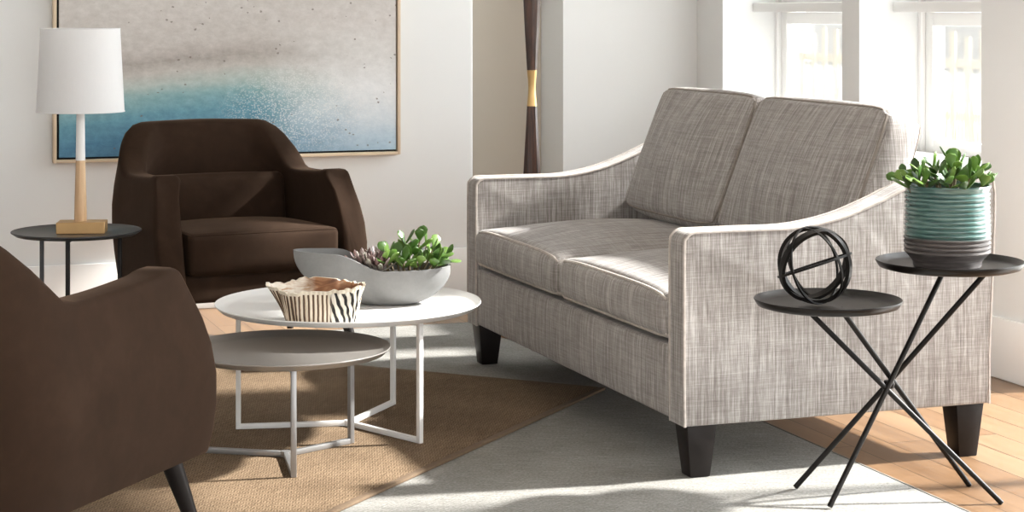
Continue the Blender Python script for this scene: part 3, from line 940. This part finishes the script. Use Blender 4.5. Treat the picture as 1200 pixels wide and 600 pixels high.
# ---------------------------------------------------------------- painting
PX0, PX1 = .893, 2.420
PZ0, PZ1 = .652, 1.78; PY = BY-.045
pt = thing('painting', 'large abstract painting of pale sky over blue sea in a thin maple frame', 'painting', (PX0, BY, PZ0))
bm = B(); w = .014
box(bm, PX0, PX0+w, PY, BY-.001, PZ0, PZ1, .0015); box(bm, PX1-w, PX1, PY, BY-.001, PZ0, PZ1, .0015)
box(bm, PX0+w, PX1-w, PY, BY-.001, PZ0, PZ0+w, .0015); box(bm, PX0+w, PX1-w, PY, BY-.001, PZ1-w, PZ1, .0015)
obj('frame', bm, M['frame'], pt, True)
obj('liner', box(B(), PX0+w, PX1-w, BY-.015, BY-.002, PZ0+w, PZ1-w), M['linerb'], pt, True)
bm = box(B(), PX0+w+.011, PX1-w-.006, PY+.006, BY-.016, PZ0+w+.009, PZ1-w-.009)
cv = obj('canvas', bm, M['painting'], None)
cv.data.transform(Matrix.Translation((-PX0-w, -PY, -PZ0-w))); cv.parent = pt; cv.location = (w, PY-BY, w)

# ---------------------------------------------------------------- hourglass floor sculpture behind the sofa
vt = thing('floor_sculpture', 'tall dark wood hourglass pole with brass waist behind the sofa', 'sculpture', (2.640, 7.22, 0))
Z1 = 1.84
def facet(bm, prof, n=8): return lathe(bm, prof, n)
obj('base', lathe(B(), [(0, 0), (.135, 0), (.140, .010), (.138, .018), (.120, .026), (0, .030)], 48), [M['tanbase']], vt)
obj('lower_cone', facet(B(), [(0, .028), (.062, .028), (.050, .40), (.033, .70), (.0205, .92), (0, .92)], 10), M['mahog'], vt, angle=20)
obj('waist', lathe(B(), [(0, .918), (.0205, .918), (.0165, .96), (.0150, .99), (.0165, 1.02), (.0205, 1.062), (0, 1.062)], 32), M['brass'], vt)
obj('upper_cone', facet(B(), [(0, 1.060), (.0205, 1.060), (.030, 1.22), (.042, 1.45), (.060, Z1), (0, Z1)], 10), M['mahog'], vt, angle=20)

# ---------------------------------------------------------------- twin-tray tripod table
def F(px, py, Z, f=2260., YH=12., H=1.3):
    s, c = math.sin(TH), math.cos(TH); d = f*(H-Z)/(py-YH); X = (px-600)/f*d
    return Vector((X*c+d*s, -X*s+d*c, Z))
HI = Vector((2.842, 4.500, .615)); LO = Vector((2.490, 4.530, .525))
tt = thing('accent_table', 'black metal accent table with two round trays on crossed rods by the sofa arm', 'side table', (2.685, 4.50, 0))
for cpt, r_ in ((HI, .196), (LO, .194)):
    bm = lathe(B(), [(0, 0), (r_-.03, 0), (r_-.012, .004), (r_-.002, .016), (r_, .017), (r_+.001, .014), (r_-.008, -.001), (r_-.025, -.006), (0, -.006)], 72)
    bm.transform(Matrix.Translation(cpt - Vector((0, 0, .004)))); obj('tray', bm, M['bronze'], tt, True, angle=50)
zt_ = .0105
JOINT = (0, 0, .292)
rods = [(Vector((2.905, 4.415, HI.z-.008)), Vector((2.455, 4.647, zt_))), (Vector((2.850, 4.530, HI.z-.008)), Vector((2.443, 4.436, zt_))),
        (Vector((2.440, 4.580, LO.z-.008)), Vector((2.908, 4.353, 0))), (Vector((2.500, 4.480, LO.z-.008)), Vector((2.934, 4.547, 0)))]
JOINT = sum((a.lerp(b, (a.z-.305)/(a.z-b.z)) for a, b in rods), Vector())/4 - Vector((2.685, 4.50, 0))
for a, b in rods:
    bm = B(); d = (b-a).normalized(); tube(bm, [a, a.lerp(b, .5), b+Vector((0, 0, .003))], .0074, 10)
    obj('leg', bm, M['blackm'], tt, True)
obj('joint', lathe(B(), [(0, -.012), (.013, -.010), (.016, 0), (.013, .010), (0, .012)], 16), M['blackm'], tt).location = JOINT

# orb of interlocking rings on the low tray
OR = .103
orb = thing('orb_sculpture', 'black metal orb of interlocking rings on the lower tray', 'sculpture', (2.453, 4.535, LO.z-.004), yawc)
cen = Vector((0, 0, OR+.003))
def ring(bm, R_, w, th, nrm, n=72):
    """flat band of width w (along its axis) and thickness th (radial)"""
    nrm = Vector(nrm).normalized(); a = Vector((0, 0, 1)) if abs(nrm.z) < .9 else Vector((1, 0, 0))
    e1 = nrm.cross(a).normalized(); e2 = nrm.cross(e1)
    rs = []
    for k in range(n):
        t_ = 2*PI*k/n; d = e1*math.cos(t_)+e2*math.sin(t_)
        rs.append([bm.verts.new(cen + d*(R_+q*th/2) + nrm*s_*w/2) for q, s_ in ((1, -1), (1, 1), (-1, 1), (-1, -1))])
    for k in range(n):
        A_, B_ = rs[k], rs[(k+1) % n]
        for j in range(4): bm.faces.new((A_[j], A_[(j+1) % 4], B_[(j+1) % 4], B_[j]))
    return bm
obj('ring', ring(B(), OR-.006, .019, .010, (.62, 1, .05)), M['blackm'], orb)
obj('ring', ring(B(), OR-.0055, .019, .009, (-.42, 1, .38)), M['blackm'], orb)
obj('ring', ring(B(), OR-.002, .006, .004, (-.33, .15, 1)), M['blackm'], orb)
obj('ring', ring(B(), OR-.002, .006, .004, (.93, .62, .30)), M['blackm'], orb)
obj('ring', ring(B(), OR-.001, .006, .004, (.80, -.75, .25)), M['blackm'], orb)

# succulent in a ribbed teal pot on the high tray
pp = thing('potted_succulent', 'green jade succulent in a ribbed teal and grey pot on the upper tray', 'plant', (2.828, 4.490, HI.z-.004), yawc)
prof = [(0, 0), (.086, 0), (.090, .005), (.091, .016), (.098, .026), (.111, .040)]
z = .040
while z < .205:
    k = (z-.04)/.165
    R_ = .1115 + .001*math.sin(k*6)
    for j, (dz, dr) in enumerate(((.0025, .0022), (.005, .0028), (.0075, .0022), (.0098, -.0018))): prof.append((R_+dr, z+dz))
    z += .0118
prof += [(.116, .2185), (.114, .2215), (.110, .2215), (.108, .215), (.106, .19), (0, .19)]
obj('pot', lathe(B(), prof, 72), M['pot'], pp, angle=30)
obj('soil', lathe(B(), [(0, .1905), (.1055, .1905), (.1055, .200), (.05, .206), (0, .207)], 40), M['soil'], pp)
rnd = random.Random(5)
lb, sb = B(), B()
spr = []
for i in range(26):
    a = i*2.39996; rr = .095*math.sqrt((i+.5)/26)
    x, y = rr*math.cos(a), rr*math.sin(a)
    k = rr/.095
    spr.append((x, y, .85*math.cos(a)*k*1.7, .85*math.sin(a)*k*1.5, .060-.028*k + rnd.uniform(-.01, .012)))
for (x, y, dx, dy, L) in spr:
    sprig(lb, sb, (x, y, .196), (dx, dy, 1.0), L*1.05, 1 if L < .036 else 2, .050, .030, rnd)
sprig(lb, sb, (.0, .0, .2), (.05, .0, 1), .075, 3, .045, .029, rnd)
lf = obj('foliage', lb, M['leaf2'], pp, angle=70)
obj('stem', sb, M['stem'], lf)

# ---------------------------------------------------------------- light
sun = bpy.data.lights.new('sun', 'SUN'); sun.energy = 12.5; sun.angle = math.radians(2.8); sun.color = (1, .97, .935)
so_ = bpy.data.objects.new('sun', sun); C.objects.link(so_)
so_.rotation_euler = Vector((-1, .13, -.75)).to_track_quat('-Z', 'Y').to_euler()
w = bpy.data.worlds.new('world'); S.world = w; w.use_nodes = True; nt = w.node_tree
bg = nt.nodes['Background']
tc = nt.nodes.new('ShaderNodeTexCoord'); sp = nt.nodes.new('ShaderNodeSeparateXYZ'); nt.links.new(tc.outputs['Generated'], sp.inputs[0])
cr = nt.nodes.new('ShaderNodeValToRGB'); nt.links.new(sp.outputs[2], cr.inputs[0])
cr.color_ramp.elements[0].position = 0; cr.color_ramp.elements[0].color = (1, .99, .975, 1)
cr.color_ramp.elements[1].position = .6; cr.color_ramp.elements[1].color = (.86, .92, 1, 1)
nt.links.new(cr.outputs[0], bg.inputs[0])
# the sky is brighter on the sun's side of the house
mr = nt.nodes.new('ShaderNodeMapRange'); nt.links.new(sp.outputs[0], mr.inputs[0])
mr.inputs[1].default_value = -.2; mr.inputs[2].default_value = .9; mr.inputs[3].default_value = 1.0; mr.inputs[4].default_value = 7.5
nt.links.new(mr.outputs[0], bg.inputs[1])

# ---------------------------------------------------------------- camera
cam = bpy.data.cameras.new('camera'); co = bpy.data.objects.new('camera', cam); C.objects.link(co)
co.location = (0, 0, 1.3); co.rotation_euler = (PI/2, 0, -TH)
cam.sensor_fit = 'HORIZONTAL'; cam.sensor_width = 36; cam.lens = 36*2260/1200
cam.shift_x = 0; cam.shift_y = -(300-12)/1200
cam.clip_start = .05; cam.clip_end = 200
S.camera = co
vs = S.view_settings; vs.view_transform = 'Standard'; vs.look = 'None'; vs.gamma = 1; vs.use_curve_mapping = False
vs.exposure = .45
